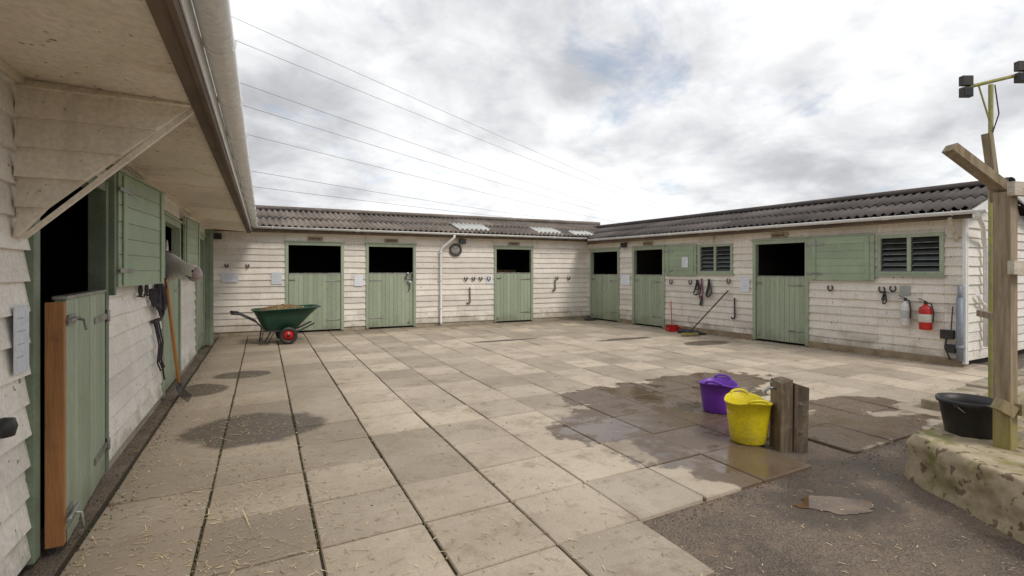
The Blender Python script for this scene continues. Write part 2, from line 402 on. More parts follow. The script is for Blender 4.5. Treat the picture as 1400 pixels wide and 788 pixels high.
sheet('paving_joint_bed',BED,[(-1.0,-1.5),(.85,-1.5),(.87,1.4),(2.1,1.4),(2.15,2.63),(4.0,2.74),(4.05,3.36),(4.72,3.38),(4.76,2.80),(10.6,3.09),(10.6,14.2),(-1.0,14.2)],-.022)

mb=MB(); n=64; ring=[]
for k in range(n):
    a=2*math.pi*k/n; r=1+.34*NZ.noise(Vector((math.cos(a)*1.2,math.sin(a)*1.2,1.3)))+.22*NZ.noise(Vector((math.cos(a)*3,math.sin(a)*3,4.3)))+.1*NZ.noise(Vector((math.cos(a)*8,math.sin(a)*8,4.3)))
    q=Vector((.25*r*math.cos(a),.14*r*math.sin(a)))
    ca,sa=math.cos(-.45),math.sin(-.45); ring.append(Vector((3.56+q.x*ca-q.y*sa,2.24+q.x*sa+q.y*ca,-.0255)))
mb.v=ring; mb.face(list(range(n))); mb.obj('puddle',PUD,recalc=False)

mb=MB()
def straw(x,y,z,L):
    a=R.uniform(0,math.pi*2); d=Vector((math.cos(a),math.sin(a),R.uniform(-.05,.1)))*L/2; n_=Vector((-math.sin(a),math.cos(a),0))*R.uniform(.0013,.003)
    c=Vector((x,y,z+.004+abs(d.z))); b=len(mb.v); mb.v+=[c-d-n_,c+d-n_,c+d+n_,c-d+n_]; mb.face([b,b+1,b+2,b+3],0,R.random())
def cl(x): return max(-.93+R.random()*.05,x)
for _ in range(4800):
    t=R.random()**1.8
    straw(cl(R.gauss(-.3,.45) if R.random()<.72 else R.uniform(-.9,2.2)),1.9+t*8,0,R.uniform(.008,.05)*(1 if R.random()<.9 else 2))
for _ in range(1400): straw(R.uniform(-.9,9.5),R.uniform(3,14),0,R.uniform(.01,.05))
for _ in range(700): straw(cl(R.gauss(1,.9)),R.gauss(12.6,.5),0,R.uniform(.02,.08))
for _ in range(300): straw(R.uniform(1.5,5),R.uniform(1.2,2.5),-.03,R.uniform(.01,.04))
for (x,y,L) in ((.08,3.3,.35),(-.1,3.7,.22),(-.4,4.4,.25),(.35,4.1,.2),(-.55,3.1,.3)): straw(x,y,.003,L)
mb.obj('scattered_straw',STRW,recalc=False)
mb=MB()
for _ in range(2800):
    q=R.random()
    if q<.45: x,y=R.gauss(-.97,.07),R.uniform(2,14)
    elif q<.7: x=R.uniform(1.3,6); y=2.5+.05*x-abs(R.gauss(0,.12))
    elif q<.8: x,y=R.uniform(-1,9.5),14.15-abs(R.gauss(0,.12))
    else: x,y=R.uniform(-1,9.5),R.uniform(3,14)
    if x<-1.12: continue
    r=R.uniform(.003,.011); zb=0 if y>2.5+.052*x and x>-.97 else -.03
    b=len(mb.v); a=R.random()*3
    for k in range(4): mb.v.append(Vector((x+r*math.cos(a+k*1.57)*R.uniform(.6,1.2),y+r*math.sin(a+k*1.57)*R.uniform(.6,1.2),zb)))
    mb.v.append(Vector((x,y,zb+r*.7)))
    for k in range(4): mb.face([b+k,b+(k+1)%4,b+4],0,R.random())
mb.obj('dirt_crumbs',M('dirt_clods',(.13,.095,.06),(.08,.06,.04),9,.95,0),recalc=False)
mb=MB()
for _ in range(3800):
    q=R.random()
    if q<.6: x=-.97+.63*R.choice([1,1,2,2,2,3,0,4])+R.uniform(-.006,.006); y=R.uniform(2.0,13)
    elif q<.85: x=-1.06+R.gauss(0,.05); y=R.uniform(3,14)
    else:
        y=R.uniform(5,13.5); x=9.73+(14.14-y)*.0736-.09-abs(R.gauss(0,.03))
    if NZ.noise(Vector((x*3,y*2.2,0)))<-.05: continue
    r=R.uniform(.004,.010); zb=-.014 if q<.6 else (-.03 if q<.85 else 0); b=len(mb.v); a=R.random()*3
    for k in range(4): mb.v.append(Vector((x+r*math.cos(a+k*1.57),y+r*1.5*math.sin(a+k*1.57),zb)))
    mb.v.append(Vector((x,y,zb+r*.9)))
    for k in range(4): mb.face([b+k,b+(k+1)%4,b+4],0,R.random())
mb.obj('joint_moss',MOSS,recalc=False)

# ------------------------------------------------------------------ LEFT stable
LB=empty('stable_building')
PL=frame((-1.16,0),(0,1),(1,0))
opsL=[(3.68,5.0,0,2.28),(7.6,9.05,0,2.3),(11.1,12.5,0,2.3)]
siding(PL,-3,14.2,2.6,opsL,'clapboard_wall',SIDL,LB,z0=.06,e=.165)
mb=MB(); mb.box(PL,-3,3.68,-.02,.0,0,.06);mb.box(PL,5.0,7.6,-.02,.02,-.03,.06);mb.box(PL,9.05,11.1,-.02,.02,-.03,.06);mb.box(PL,12.5,14.2,-.02,.02,-.03,.06)
mb.obj('wall_base',KERB,LB)
mb=MB(); y=-3
while y<14.0:
    y2=min(y+2.44,14.0)
    mb.hexa([PL(y+.003,0,2.585),PL(y2-.003,0,2.585),PL(y2-.003,.865,2.54),PL(y+.003,.865,2.54),PL(y+.003,0,2.60),PL(y2-.003,0,2.60),PL(y2-.003,.865,2.555),PL(y+.003,.865,2.555)])
    y=y2
mb.box(PL,-3,14,.035,.07,2.545,2.582)
mb.obj('soffit',SOF,LB)
mb=MB(); zt=2.575; zb=1.77; e=.152; z=zb
while z<zt-.01:
    z1=min(z+e,zt); j=R.uniform(-.003,.003)
    n0=.83*(z-zb)/(zt-zb); n1=.83*(z1-zb)/(zt-zb)
    mb.hexa([PL(3.392+j,.036,z),PL(3.392+j,max(n0,.045),z),PL(3.45,max(n0,.045),z),PL(3.45,.036,z),PL(3.43+j,.036,z1),PL(3.43+j,n1,z1),PL(3.45,n1,z1),PL(3.45,.036,z1)])
    z=z1
mb.hexa([PL(3.452,.04,zb+.0),PL(3.452,.055,zb-.01),PL(3.49,.055,zb-.01),PL(3.49,.04,zb),PL(3.452,.79,zt-.03),PL(3.452,.83,zt-.03),PL(3.49,.83,zt-.03),PL(3.49,.79,zt-.03)])
mb.obj('clapboard_bracket',PANEL,LB)
mb=MB(); mb.box(PL,-3,14.0,.867,.889,2.50,2.70,0,.5); mb.box(PL,-3,14,.80,.866,2.515,2.538,0,.4)
mb.obj('fascia_board',FAS,LB)
gutter(PL,-3,13.9,.968,2.70,.068,LB,'gutter',0,.9)
mb=MB(); mb.box(PL,-3,14,.891,.897,2.56,2.735,0); mb.obj('gutter_backing',WHT,LB)
corr(PL,-3,14.1,.93,2.76,-1.4,3.3,'corrugated_roof',ROOF,LB)
corr(PL,-3,14.1,-3.6,2.7,-1.4,3.3,'corrugated_roof_back',ROOF,LB)
mb=MB()
mb.box(PL,-3,14.2,-3.4,-3.3,0,2.6); mb.box(PL,-3.05,-3,-3.3,0,0,2.6);mb.box(PL,-3,14.2,-3.3,-.02,2.50,2.53)
for s in (3.3,6.3,11.0): mb.box(PL,s,s+.05,-3.3,-.03,0,2.5)
mb.box(PL,-3,14.2,-3.3,-.07,-.02,.01)
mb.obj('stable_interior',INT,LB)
mb=MB()
mb.box(PL,3.60,3.69,-.06,.05,.02,2.3);mb.box(PL,4.99,5.07,-.06,.055,.02,2.3);mb.box(PL,3.69,4.99,-.06,.05,2.22,2.3);mb.box(PL,5.075,5.13,.0,.09,1.4,2.45)
mb.obj('door_frame_1',DGRN,LB,.003)
PD=frame((-1.135,4.96),(.085,-1.24),(1,.07))
mb=MB(); boards_v(mb,PD,.01,1.19,-.02,.03,.04,1.43,.105)
mb.box(PD,1.192,1.245,-.05,.033,.04,1.42,1,.5)
mb.box(PD,.0,1.2,-.03,.04,1.432,1.452,2,.4)
for zz in (.22,1.22): mb.box(PD,-.05,.42,.032,.04,zz,zz+.045,2,.5); mb.tube([PD(-.02,.045,zz-.02),PD(-.02,.045,zz+.07)],.014,2)
mb.box(PD,1.0,1.17,.032,.042,1.28,1.34,2,.4); mb.tube([PD(.96,.055,1.31),PD(1.22,.055,1.31)],.010,2); mb.tube([PD(1.05,.055,1.31),PD(1.05,.09,1.30),PD(1.05,.10,1.24)],.009,2)
mb.box(PD,1.06,1.2,.032,.042,.15,.22,2,.4); mb.tube([PD(1.02,.055,.185),PD(1.26,.055,.185)],.011,2); mb.tube([PD(1.13,.055,.18),PD(1.13,.09,.17),PD(1.13,.1,.08)],.009,2)
mb.box(PD,.9,1.18,.032,.036,.03,.10,0,.5)
mb.obj('lower_door_1',[GRN,ORW,MET],LB,.003)
PS=frame((-1.09,5.16),(.12,1.36),(1,-.09))
shutter(PS,0,1.34,1.46,2.41,0.0,LB,'open_top_door_1')
stable_door(PL,7.6,9.05,1.5,2.3,LB,'2',plate=False)
PS2=frame((-1.09,9.1),(.07,1.36),(1,-.05)); shutter(PS2,0,1.3,1.48,2.4,0,LB,'open_top_door_2')
stable_door(PL,11.1,12.5,1.5,2.3,LB,'3',plate=False)
mb=MB(); PE=frame((-1.12,12.62),(1,.25),(.25,-1)); boards_v(mb,PE,0,.16,0,.04,.02,2.48,.08); mb.obj('corner_post_board',DGRN,LB,.003)

# ------------------------------------------------------------------ BACK stable
BB=empty('stable_building.001')
PB=frame((0,14.25),(1,0),(0,-1))
dB=[(.50,1.93),(2.50,3.88),(6.30,7.64)]
siding(PB,-1.2,9.76,2.62,[(a,b,0,2.33) for a,b in dB],'clapboard_wall',SID,BB)
mb=MB(); xs=[-1.2,.5,1.93,2.5,3.88,6.3,7.64,9.76]
for a,b in zip(xs[::2],xs[1::2]): mb.box(PB,a,b,-.02,.012,-.03,.1)
mb.obj('wall_base',KERB,BB)
for i,(a,b) in enumerate(dB): stable_door(PB,a,b,1.51,2.33,BB,str(i+4),hs=-1 if i==1 else 1)
corr(PB,-1.6,11.3,.33,2.70,-1.65,3.32,'corrugated_roof',ROOF,BB)
corr(PB,-1.6,11.3,-3.6,2.72,-1.65,3.32,'corrugated_roof_back',ROOF,BB)
mb=MB(); rr=[]
for s in (-1.6,11.3):
    rr.append([PB(s,-1.65+.17*math.cos(math.pi*i/8),3.36+.05*math.sin(math.pi*i/8)-(.06 if i in(0,8) else 0)) for i in range(9)])
mb.loft(rr,0,.5,(False,False)); mb.obj('ridge_cap',ROOF,BB,0,.012)
for s0,s1,r0,r1 in ((5.1,6.15,.1,.5),(7.75,8.7,.1,.45),(9.1,9.8,.05,.3)):
    n0=.33-1.98*r0;z0=2.70+.62*r0;n1=.33-1.98*r1;z1=2.70+.62*r1
    corr(PB,s0,s1,n0,z0+.03,n1,z1+.03,'rooflight_%d'%int(s0),CLEAR,BB,1)
mb=MB(); mb.box(PB,-1.2,9.7,.24,.262,2.54,2.68,0,.5); mb.box(PB,-1.2,9.7,.0,.24,2.56,2.575,1,.5)
mb.obj('fascia_and_soffit',[FAS,SOF],BB)
gutter(PB,-.2,9.45,.325,2.68,.055,BB,'gutter',.02,1.0)
mb=MB()
mb.tube([PB(4.93,.32,2.62),PB(4.93,.32,2.56),PB(4.86,.26,2.47),PB(4.66,.12,2.28),PB(4.6,.09,2.18),PB(4.6,.09,.12),PB(4.6,.13,.06)],.036,0,12)
for zz in (.5,1.3,2.1): mb.tube([PB(4.6,.09,zz),PB(4.6,.09,zz+.03)],.043,0,12); mb.box(PB,4.53,4.67,.03,.06,zz,zz+.03)
mb.obj('downpipe',WHT,BB)
mb=MB(); mb.box(PB,-1.2,12,-3.4,-3.3,0,2.7); mb.box(PB,-1.2,12,-3.3,-.02,2.50,2.53)
for s in (-.2,2.2,4.8,8.3,12.): mb.box(PB,s,s+.05,-3.3,-.03,0,2.5)
mb.box(PB,-1.2,12,-3.3,-.07,-.02,.012); mb.box(PB,6.4,7.5,-1.3,-.9,1.2,1.62,1)
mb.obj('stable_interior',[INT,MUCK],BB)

# ------------------------------------------------------------------ RIGHT stable
RB=empty('stable_building.002')
A=(9.73,14.14); d=(.0734,-.9973)
PR=frame(A,d,(-.9973,-.0734))
dR=[(.07,1.48),(2.05,3.31),(5.98,7.26)]; wR=[(4.45,5.45),(8.54,9.55)]
ops=[(a,b,0,2.27) for a,b in dR]+[(a,b,1.52,2.25) for a,b in wR]
siding(PR,-.1,9.8,2.55,ops,'clapboard_wall',SID,RB)
for i,(a,b) in enumerate(dR): stable_door(PR,a,b,1.46,2.27,RB,str(i+7),hs=1,plate=i>0)
for i,(a,b) in enumerate(wR): window(PR,a,b,1.52,2.25,RB,str(i+1))
shutter(PR,3.34,4.40,1.46,2.26,.05,RB,'open_top_door_1'); shutter(PR,7.27,8.50,1.40,2.27,.05,RB,'open_top_door_2')
mb=MB()
for a,b in ((1.48,2.05),(3.31,5.98),(7.26,9.8)): mb.box(PR,a,b,-.02,.05,-.03,.13)
mb.obj('wall_base',M('tan_base_board',(.36,.28,.18),(.24,.18,.12),5,.9,.4),RB)
RN,RZ,RE=-1.25,3.13,10.05
corr(PR,-1.9,RE,.33,2.60,RN,RZ,'corrugated_roof',ROOF2,RB)
corr(PR,-1.9,RE,-3.53,2.55,RN,RZ,'corrugated_roof_back',ROOF2,RB)
mb=MB(); rr=[]
for s in (-1.9,RE): rr.append([PR(s,RN+.17*math.cos(math.pi*i/8),RZ+.04+.05*math.sin(math.pi*i/8)-(.05 if i in(0,8) else 0)) for i in range(9)])
mb.loft(rr,0,.5,(False,False)); mb.obj('ridge_cap',ROOF2,RB,0,.012)
mb=MB(); mb.box(PR,.2,10.0,.24,.262,2.44,2.58,0,.5); mb.box(PR,.2,10.0,.0,.24,2.46,2.475,1,.5)
mb.obj('fascia_and_soffit',[FAS,SOF],RB)
gutter(PR,.35,10.2,.325,2.60,.058,RB,'gutter',.04,1.0)
PG=frame(PR(9.8,0,0).to_2d(),(.9973,.0734),(.0734,-.9973))
def clipg(z):
    if z<2.5: return (0,3.2)
    return ((z-2.5)/.36,3.2-(z-2.5)/.27)
siding(PG,0,3.2,3.0,[],'gable_clapboard',SIDL,RB,z0=.1,clip=clipg)
mb=MB(); mb.box(PR,9.80,9.845,.0,.05,.05,2.5); mb.box(PR,9.80,9.85,-.05,-.001,.05,2.5)
for a in ((.33,2.56),(-3.53,2.51)):
    mb.hexa([PR(RE-.03,a[0],a[1]-.12),PR(RE,a[0],a[1]-.12),PR(RE,a[0],a[1]+.02),PR(RE-.03,a[0],a[1]+.02),PR(RE-.03,RN,RZ-.17),PR(RE,RN,RZ-.17),PR(RE,RN,RZ-.03),PR(RE-.03,RN,RZ-.03)])
mb.tube([PR(10.1,.33,2.54),PR(10.1,.33,2.46),PG(.15,.2,2.32),PG(.55,.09,2.1),PG(.62,.09,2.0),PG(.62,.09,.3)],.035,0,12)
mb.tube([PG(.3,.09,1.2),PG(.45,.09,1.05),PG(1.4,.09,.75)],.03,0,10)
mb.obj('bargeboard_and_downpipe',WHT,RB)
mb=MB(); mb.beam(PR(9.72,.03,2.1),PR(9.72,.3,2.46),.05,.06); mb.beam(PR(4.9,.04,2.45),PR(4.9,.04,2.3),.04,.05); mb.obj('eave_bracket',WOODL,RB)
mb=MB(); mb.box(PR,-2,9.75,-3.3,-3.2,0,2.6); mb.box(PR,-2,9.75,-3.2,-.02,2.45,2.48)
for s in (-2,1.8,3.9,5.7,7.9): mb.box(PR,s,s+.05,-3.2,-.06,0,2.45)
mb.box(PR,-2,.05,-.15,-.1,0,2.45)
mb.box(PR,.1,9.75,-3.2,-.07,-.02,.012); mb.box(PR,9.70,9.75,-3.2,-.02,0,2.45)
mb.box(PR,6.5,7.2,-2.2,-1.2,1.5,2.1,1,.3)
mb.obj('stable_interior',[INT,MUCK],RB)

# ------------------------------------------------------------------ wall fittings
PRT=M('faded_print',(.42,.45,.5))
def paper(P,s0,s1,z0,z1,n=.046):
    mb=MB(); mb.box(P,s0,s1,n,n+.004,z0,z1)
    for i in range(4): mb.box(P,s0+.03,s1-.04-R.uniform(0,.3)*(s1-s0),n+.0042,n+.0052,z1-(i+1)*(z1-z0)/5.2,z1-(i+1)*(z1-z0)/5.2+.005,1)
    mb.obj('paper_notice',[PAP,PRT])
paper(PB,-.91,-.55,1.31,1.54);paper(PB,.18,.42,1.25,1.55);paper(PB,2.2,2.42,1.18,1.48);paper(PB,6.05,6.24,1.2,1.47)
paper(PR,1.58,1.95,1.17,1.46);paper(PR,5.66,5.9,1.1,1.43);paper(PL,3.36,3.54,1.08,1.42);paper(PR,3.95,4.15,1.68,1.95,.086)
mb=MB()
ring=[PB(5.06+.17*math.cos(a),.06,2.2+.17*math.sin(a)) for a in [i*math.pi/16 for i in range(33)]]
mb.tube(ring,.022,0,8); mb.loft([[PB(5.06+.17*math.cos(a),nn,2.2+.17*math.sin(a)) for a in [i*math.pi/16 for i in range(32)]] for nn in (.04,.055)],1)
mb.beam(PB(5.06,.065,2.2),PB(5.12,.065,2.27),.012,.006,0);mb.beam(PB(5.06,.065,2.2),PB(4.97,.065,2.28),.01,.006,0)
for i in range(12):
    a=i*math.pi/6; mb.beam(PB(5.06+.11*math.cos(a),.06,2.2+.11*math.sin(a)),PB(5.06+.15*math.cos(a),.06,2.2+.15*math.sin(a)),.016,.006,0)
mb.obj('wall_clock',[IRON,M('clock_face',(.42,.40,.37))])
def floodlight(P,s,n,z):
    mb=MB(); mb.box(P,s-.1,s+.1,n+.05,n+.12,z-.07,z+.07); mb.box(P,s-.085,s+.085,n+.121,n+.125,z-.055,z+.055,1); mb.beam(P(s,n,z),P(s,n+.06,z),.04,.02)
    mb.obj('wall_floodlight',[BLK,GLS],None,.006)
floodlight(PB,5.25,.03,2.45); floodlight(PB,-1.0,.03,2.42); floodlight(PR,1.75,.03,2.36)
def shoe(P,s,z,r=.055):
    mb=MB(); mb.tube([P(s+r*math.sin(a)*.85,.06,z-r*math.cos(a)) for a in [math.radians(q) for q in range(-145,146,29)]],.013,0,6)
    mb.tube([P(s,.03,z-r),P(s,.09,z-r-.01),P(s,.10,z-r+.03)],.008,0,6); mb.obj('horseshoe_hook',IRON)
for s in (5.38,5.62,5.85,6.12,8.5,8.95): shoe(PB,s,1.36)
for s in (-.8,-.35): shoe(PB,s,1.72,.04)
for s,z in ((3.55,1.30),(4.2,1.30),(5.35,1.35),(8.62,1.25),(8.8,1.27),(7.7,1.25)): shoe(PR,s,z)
for v in (6.2,6.5): shoe(PL,v,1.4)
def hook(P,s,z0,z1,name='wall_bar'):
    mb=MB(); r=.05; pts=[P(s,.07,z1),P(s+.01,.07,z0+r)]+[P(s+.01-r+r*math.cos(a),.07,z0+r-r*math.sin(a)) for a in (.5,1,1.57,2.2,2.9)]
    mb.tube(pts,.018,0,8); mb.obj(name,IRON)
hook(PB,5.5,.62,1.1); hook(PB,8.42,.95,1.3); hook(PR,5.52,.45,.95)
def rope(P,s,z,L,mat,k=3,name='lead_rope',wd=1):
    mb=MB()
    for i in range(k):
        a=s+R.uniform(-.04,.04)*wd; w=R.uniform(.05,.1)*wd; l=L*R.uniform(.6,1)
        pts=[P(a+w*math.sin(t*math.pi*2)*.6+w*.2*math.sin(t*9),.07+.01*i+.015*math.sin(t*5),z-l*math.sin(t*math.pi)**.8) for t in [j/18 for j in range(19)]]
        mb.tube(pts,.011,0,6)
    mb.obj(name,mat)
rope(PR,4.60,1.40,.62,PINK,2,wd=1.4);rope(PR,4.78,1.38,.65,DROPE,4,'head_collar',1.5); rope(PR,4.42,1.36,.4,DROPE,4,'head_collar',1.6)
rope(PL,7.02,1.46,.40,DROPE,6,'head_collar',1.6); rope(PL,7.2,1.42,.33,BLK,5,'head_collar',1.6); rope(PL,6.75,1.4,.2,DROPE,4,'head_collar'); rope(PR,4.55,.95,.25,DROPE,2,'head_collar')
rope(PR,8.66,1.22,.25,BLK,2,'head_collar',.6)
mb=MB()
for _ in range(26):
    a=R.uniform(0,6.28); c=PB(3.68+.09*math.cos(a),.08+R.uniform(-.02,.03),1.40+.13*math.sin(a)); r=R.uniform(.018,.035)
    mb.lathe([(.001,-r),(r*.8,-r*.5),(r,0),(r*.8,r*.5),(.001,r)],c,R.choice([0,0,1,2]),8)
mb.tube([PB(3.68,.07,1.28),PB(3.70,.075,1.12),PB(3.66,.07,1.02)],.012,0,6)
mb.obj('door_wreath',[DROPE,PINK,PAP])
mb=MB()
for i,v in enumerate((7.0,7.12,7.24)):
    mb.tube([PL(v,.05,1.0),PL(v+.02,.09,.75),PL(v-.02,.08,.55),PL(v+.05,.1,.45)],.010,0,6)
mb.beam(PL(6.9,.05,1.02),PL(7.35,.05,1.02),.04,.03); mb.tube([PL(7.0,.06,1.0),PL(7.3,.1,.3)],.010,0,6)
mb.obj('hay_net',DROPE)
mb=MB(); top=Vector((-1.05,7.32,1.50)); bot=Vector((-.93,7.42,.22))
mb.tube([top,bot],.019,0,10); mb.tube([top+Vector((-.0,-.06,.0)),top+Vector((0,.06,0))],.016,2,8); mb.tube([top+Vector((0,-.06,0)),top+Vector((0.01,0,-.12))],.009,2,6); mb.tube([top+Vector((0,.06,0)),top+Vector((0.01,0,-.12))],.009,2,6)
mb.tube([bot+Vector((-.01,0,.1)),bot,bot+Vector((.01,.0,-.03))],.02,1,8)
mb.tube([bot+Vector((0,-.17,-.02)),bot+Vector((0,0,.0)),bot+Vector((0,.17,-.02))],.011,1,8)
for i in range(9):
    y=-.17+.34*i/8; mb.tube([bot+Vector((0,y,-.02)),bot+Vector((.03,y*1.1,-.12)),bot+Vector((.12,y*1.1,-.205))],[.006,.006,.003],1,6)
mb.obj('stable_fork',[M('varnished_handle',(.55,.27,.07),(.45,.2,.055)),IRON,IRON])
mb=MB(); mb.lathe([(.001,-.05),(.04,-.04),(.05,0),(.04,.04),(.001,.05)],PL(3.25,.05,.85),0,12); mb.tube([PL(3.25,.0,.88),PL(3.25,.05,.85)],.02); mb.obj('wall_tether_ball',BLK)

mb=MB(); b=Vector((9.3,9.30,.06)); t=PR(5.35,.07,1.12)
mb.tube([b+Vector((0,0,.03)),t],.015,0,8)
mb.beam(b+Vector((-.22,.05,.0)),b+Vector((.2,-.08,.0)),.06,.05,1)
for i in range(60):
    q=R.random(); p=b+Vector((-.22+.42*q,.05-.13*q,-.02))+Vector((R.uniform(-.02,.02),R.uniform(-.02,.02),0)); mb.tube([p,p+Vector((R.uniform(-.02,.02),R.uniform(-.02,.02),-.035))],.003,2,4)
mb.obj('yard_broom',[IRON,WOOD,IRON])
mb=MB()
Pd=frame((9.75,10.35),(.95,-.3),(-.3,-.95))
mb.box(Pd,-.17,.17,-.02,.0,.0,.16);mb.box(Pd,-.17,.17,.0,.22,.0,.012);mb.box(Pd,-.185,-.171,-.02,.2,.0,.1);mb.box(Pd,.171,.185,-.02,.2,.0,.1)
mb.tube([Pd(0,-.02,.14),Pd(.02,-.12,.8)],.012,0,8)
mb.obj('dustpan_scoop',[RED],None,.003)
mb=MB()
for i in range(5): mb.lathe([(.001,.0),(.08,.0),(.10,.05),(.06,.1),(.001,.12)],(9.72+R.uniform(-.1,.1),9.9-.12*i,.0),i%2,10)
mb.tube([(9.7,9.9,.02),(9.5,9.7,.03),(9.6,9.4,.02),(9.85,9.3,.03),(9.8,9.6,.04)],.02,0,8)
mb.obj('horse_boots_pile',[IRON,DROPE])
mb=MB(); mb.lathe([(.001,0),(.15,0),(.17,.03),(.12,.07),(.001,.08)],(9.45,13.7,0),0,14,sx=1.2); mb.obj('rubber_feed_pan',IRON)

def extinguisher(P,s,z,mat,lab,h=.42,r=.075):
    mb=MB(); c=P(s,.05+r,z)
    mb.lathe([(.001,0),(r*.9,0),(r,.02),(r,h*.78),(r*.85,h*.87),(r*.4,h*.94),(r*.3,h),(.001,h)],c,0,20)
    mb.lathe([(r+.001,h*.3),(r+.002,h*.31),(r+.002,h*.6),(r+.001,h*.61)],c,1,20)
    mb.lathe([(.001,h),(.025,h),(.025,h+.05),(.001,h+.05)],c,2,10)
    mb.beam(c+Vector((0,0,h+.05)),P(s-.1,.05+r,z+h+.09),.02,.012,2); mb.beam(c+Vector((0,0,h+.03)),P(s-.1,.05+r,z+h+.04),.02,.01,2)
    mb.tube([c+Vector((0,0,h+.03)),P(s+r*.9,.06+r,z+h+.01),P(s+r*1.25,.06+r,z+h*.7),P(s+r*1.15,.06+r,z+h*.3)],.011,2,8)
    mb.box(P,s-.04,s+.04,.03,.05,z+h*.6,z+h*.9,2)
    mb.obj('fire_extinguisher',[mat,lab,IRON],None)
extinguisher(PR,9.33,.58,RED,M('extinguisher_label',(.7,.68,.6)),.44,.095)
extinguisher(PR,9.02,.62,SIL,M('extinguisher_label_grey',(.5,.52,.5)),.44,.068)
mb=MB(); mb.box(PR,8.9,9.06,.037,.045,1.16,1.32,0); mb.obj('safety_sign',M('sign_face',(.42,.44,.42)))
mb=MB(); mb.box(PR,9.52,9.7,.035,.12,.45,.6); mb.box(PR,9.6,9.72,.035,.10,.22,.36); mb.tube([PR(9.6,.08,.46),PR(9.58,.09,.3),PR(9.65,.08,.1)],.014,0,8); mb.tube([PR(9.66,.08,.6),PR(9.68,.07,1.0)],.01,0,6)
mb.obj('outdoor_electrical_socket',[BLK],None,.008)
mb=MB(); mb.tube([PR(9.78,.09,.1),PR(9.78,.09,1.15)],.045,0,14); mb.tube([PR(9.78,.09,1.1),PR(9.78,.09,1.35)],.03,0,12); mb.tube([PR(9.78,.09,.3),PR(9.78,.09,.36)],.055,0,14); mb.obj('insulated_water_pipe',BLUE)

# ------------------------------------------------------------------ wheelbarrow
mb=MB(); cx,cy=.40,12.45
def bar(x,y,z):
    a=.08; return Vector((cx+x*math.cos(a)-y*math.sin(a),cy+x*math.sin(a)+y*math.cos(a),z))
def rr_(x0,x1,w,z,r=.12,k=5,tilt=0):
    pts=[]
    for (sx,sy,a0) in ((x1-r,w-r,0),(x0+r,w-r,90),(x0+r,-w+r,180),(x1-r,-w+r,270)):
        for i in range(k+1):
            a=math.radians(a0+90*i/k); X=sx+r*math.cos(a); pts.append(bar(X,sy+r*math.sin(a),z+tilt*(X)))
    return pts
outer=[rr_(-.38,.22,.24,.30),rr_(-.40,.26,.26,.32),rr_(-.52,.50,.36,.58,.14,5,.03),rr_(-.60,.70,.42,.76,.16,5,.04)]
lip=[rr_(-.63,.74,.45,.755,.17,5,.04),rr_(-.63,.74,.45,.775,.17,5,.04),rr_(-.59,.69,.41,.778,.16,5,.04)]
inner=[rr_(-.51,.49,.35,.6,.14,5,.03)]
mb.loft(outer+lip+inner,0,.5,(True,False))
mk=[]
for s_,zz in ((1,.66),(.8,.74),(.55,.79),(.25,.82),(.02,.83)):
    mk.append([bar((-.02+(p[0])*s_),(p[1])*s_,zz+R.uniform(-.025,.035)) for p in [( .56*math.cos(a),.37*math.sin(a)) for a in [i*math.pi/12 for i in range(24)]]])
mb.loft(mk,1,.5,(False,True))
for i in range(160):
    a=R.random()*6.28;q=R.random()**.6; p=bar(.56*q*math.cos(a),.36*q*math.sin(a),.84-.14*q); mb.tube([p,p+Vector((R.uniform(-.1,.1),R.uniform(-.1,.1),R.uniform(-.02,.05)))],.004,5,4)
for sy in (-.3,.3):
    mb.tube([bar(-1.0,sy,.70),bar(-.88,sy,.69),bar(-.55,sy*.9,.50),bar(-.38,sy*.8,.29),bar(.3,sy*.8,.27),bar(.62,sy*.7,.42)],.017,2,8)
    mb.tube([bar(-1.03,sy,.705),bar(-.88,sy,.69)],.024,3,8)
    mb.tube([bar(-.42,sy*.8,.32),bar(-.46,sy*.8,.02),bar(-.34,sy*.8,.02),bar(-.2,sy*.8,.28)],.014,2,8)
    wy=sy*1.18
    ringp=[bar(.06+.145*math.cos(a),wy,.19+.145*math.sin(a)) for a in [i*math.pi/14 for i in range(29)]]
    mb.tube(ringp,.045,3,10,cap=False)
    mb.loft([[bar(.06+.105*math.cos(a),wy+off,.19+.105*math.sin(a)) for a in [i*math.pi/12 for i in range(24)]] for off in (-.025,.025)],4)
    mb.loft([[bar(.06+.035*math.cos(a),wy+off,.19+.035*math.sin(a)) for a in [i*math.pi/8 for i in range(16)]] for off in (-.04,.04)],3)
mb.tube([bar(.06,-.36,.19),bar(.06,.36,.19)],.012,2,8); mb.tube([bar(.06,-.24,.19),bar(.06,-.24,.3)],.012,2,6);mb.tube([bar(.06,.24,.19),bar(.06,.24,.3)],.012,2,6)
mb.tube([bar(-.44,-.24,.1),bar(-.44,.24,.1)],.012,2,8)
mb.obj('wheelbarrow',[TUB,MUCK,IRON,BLK,RED,STRW])

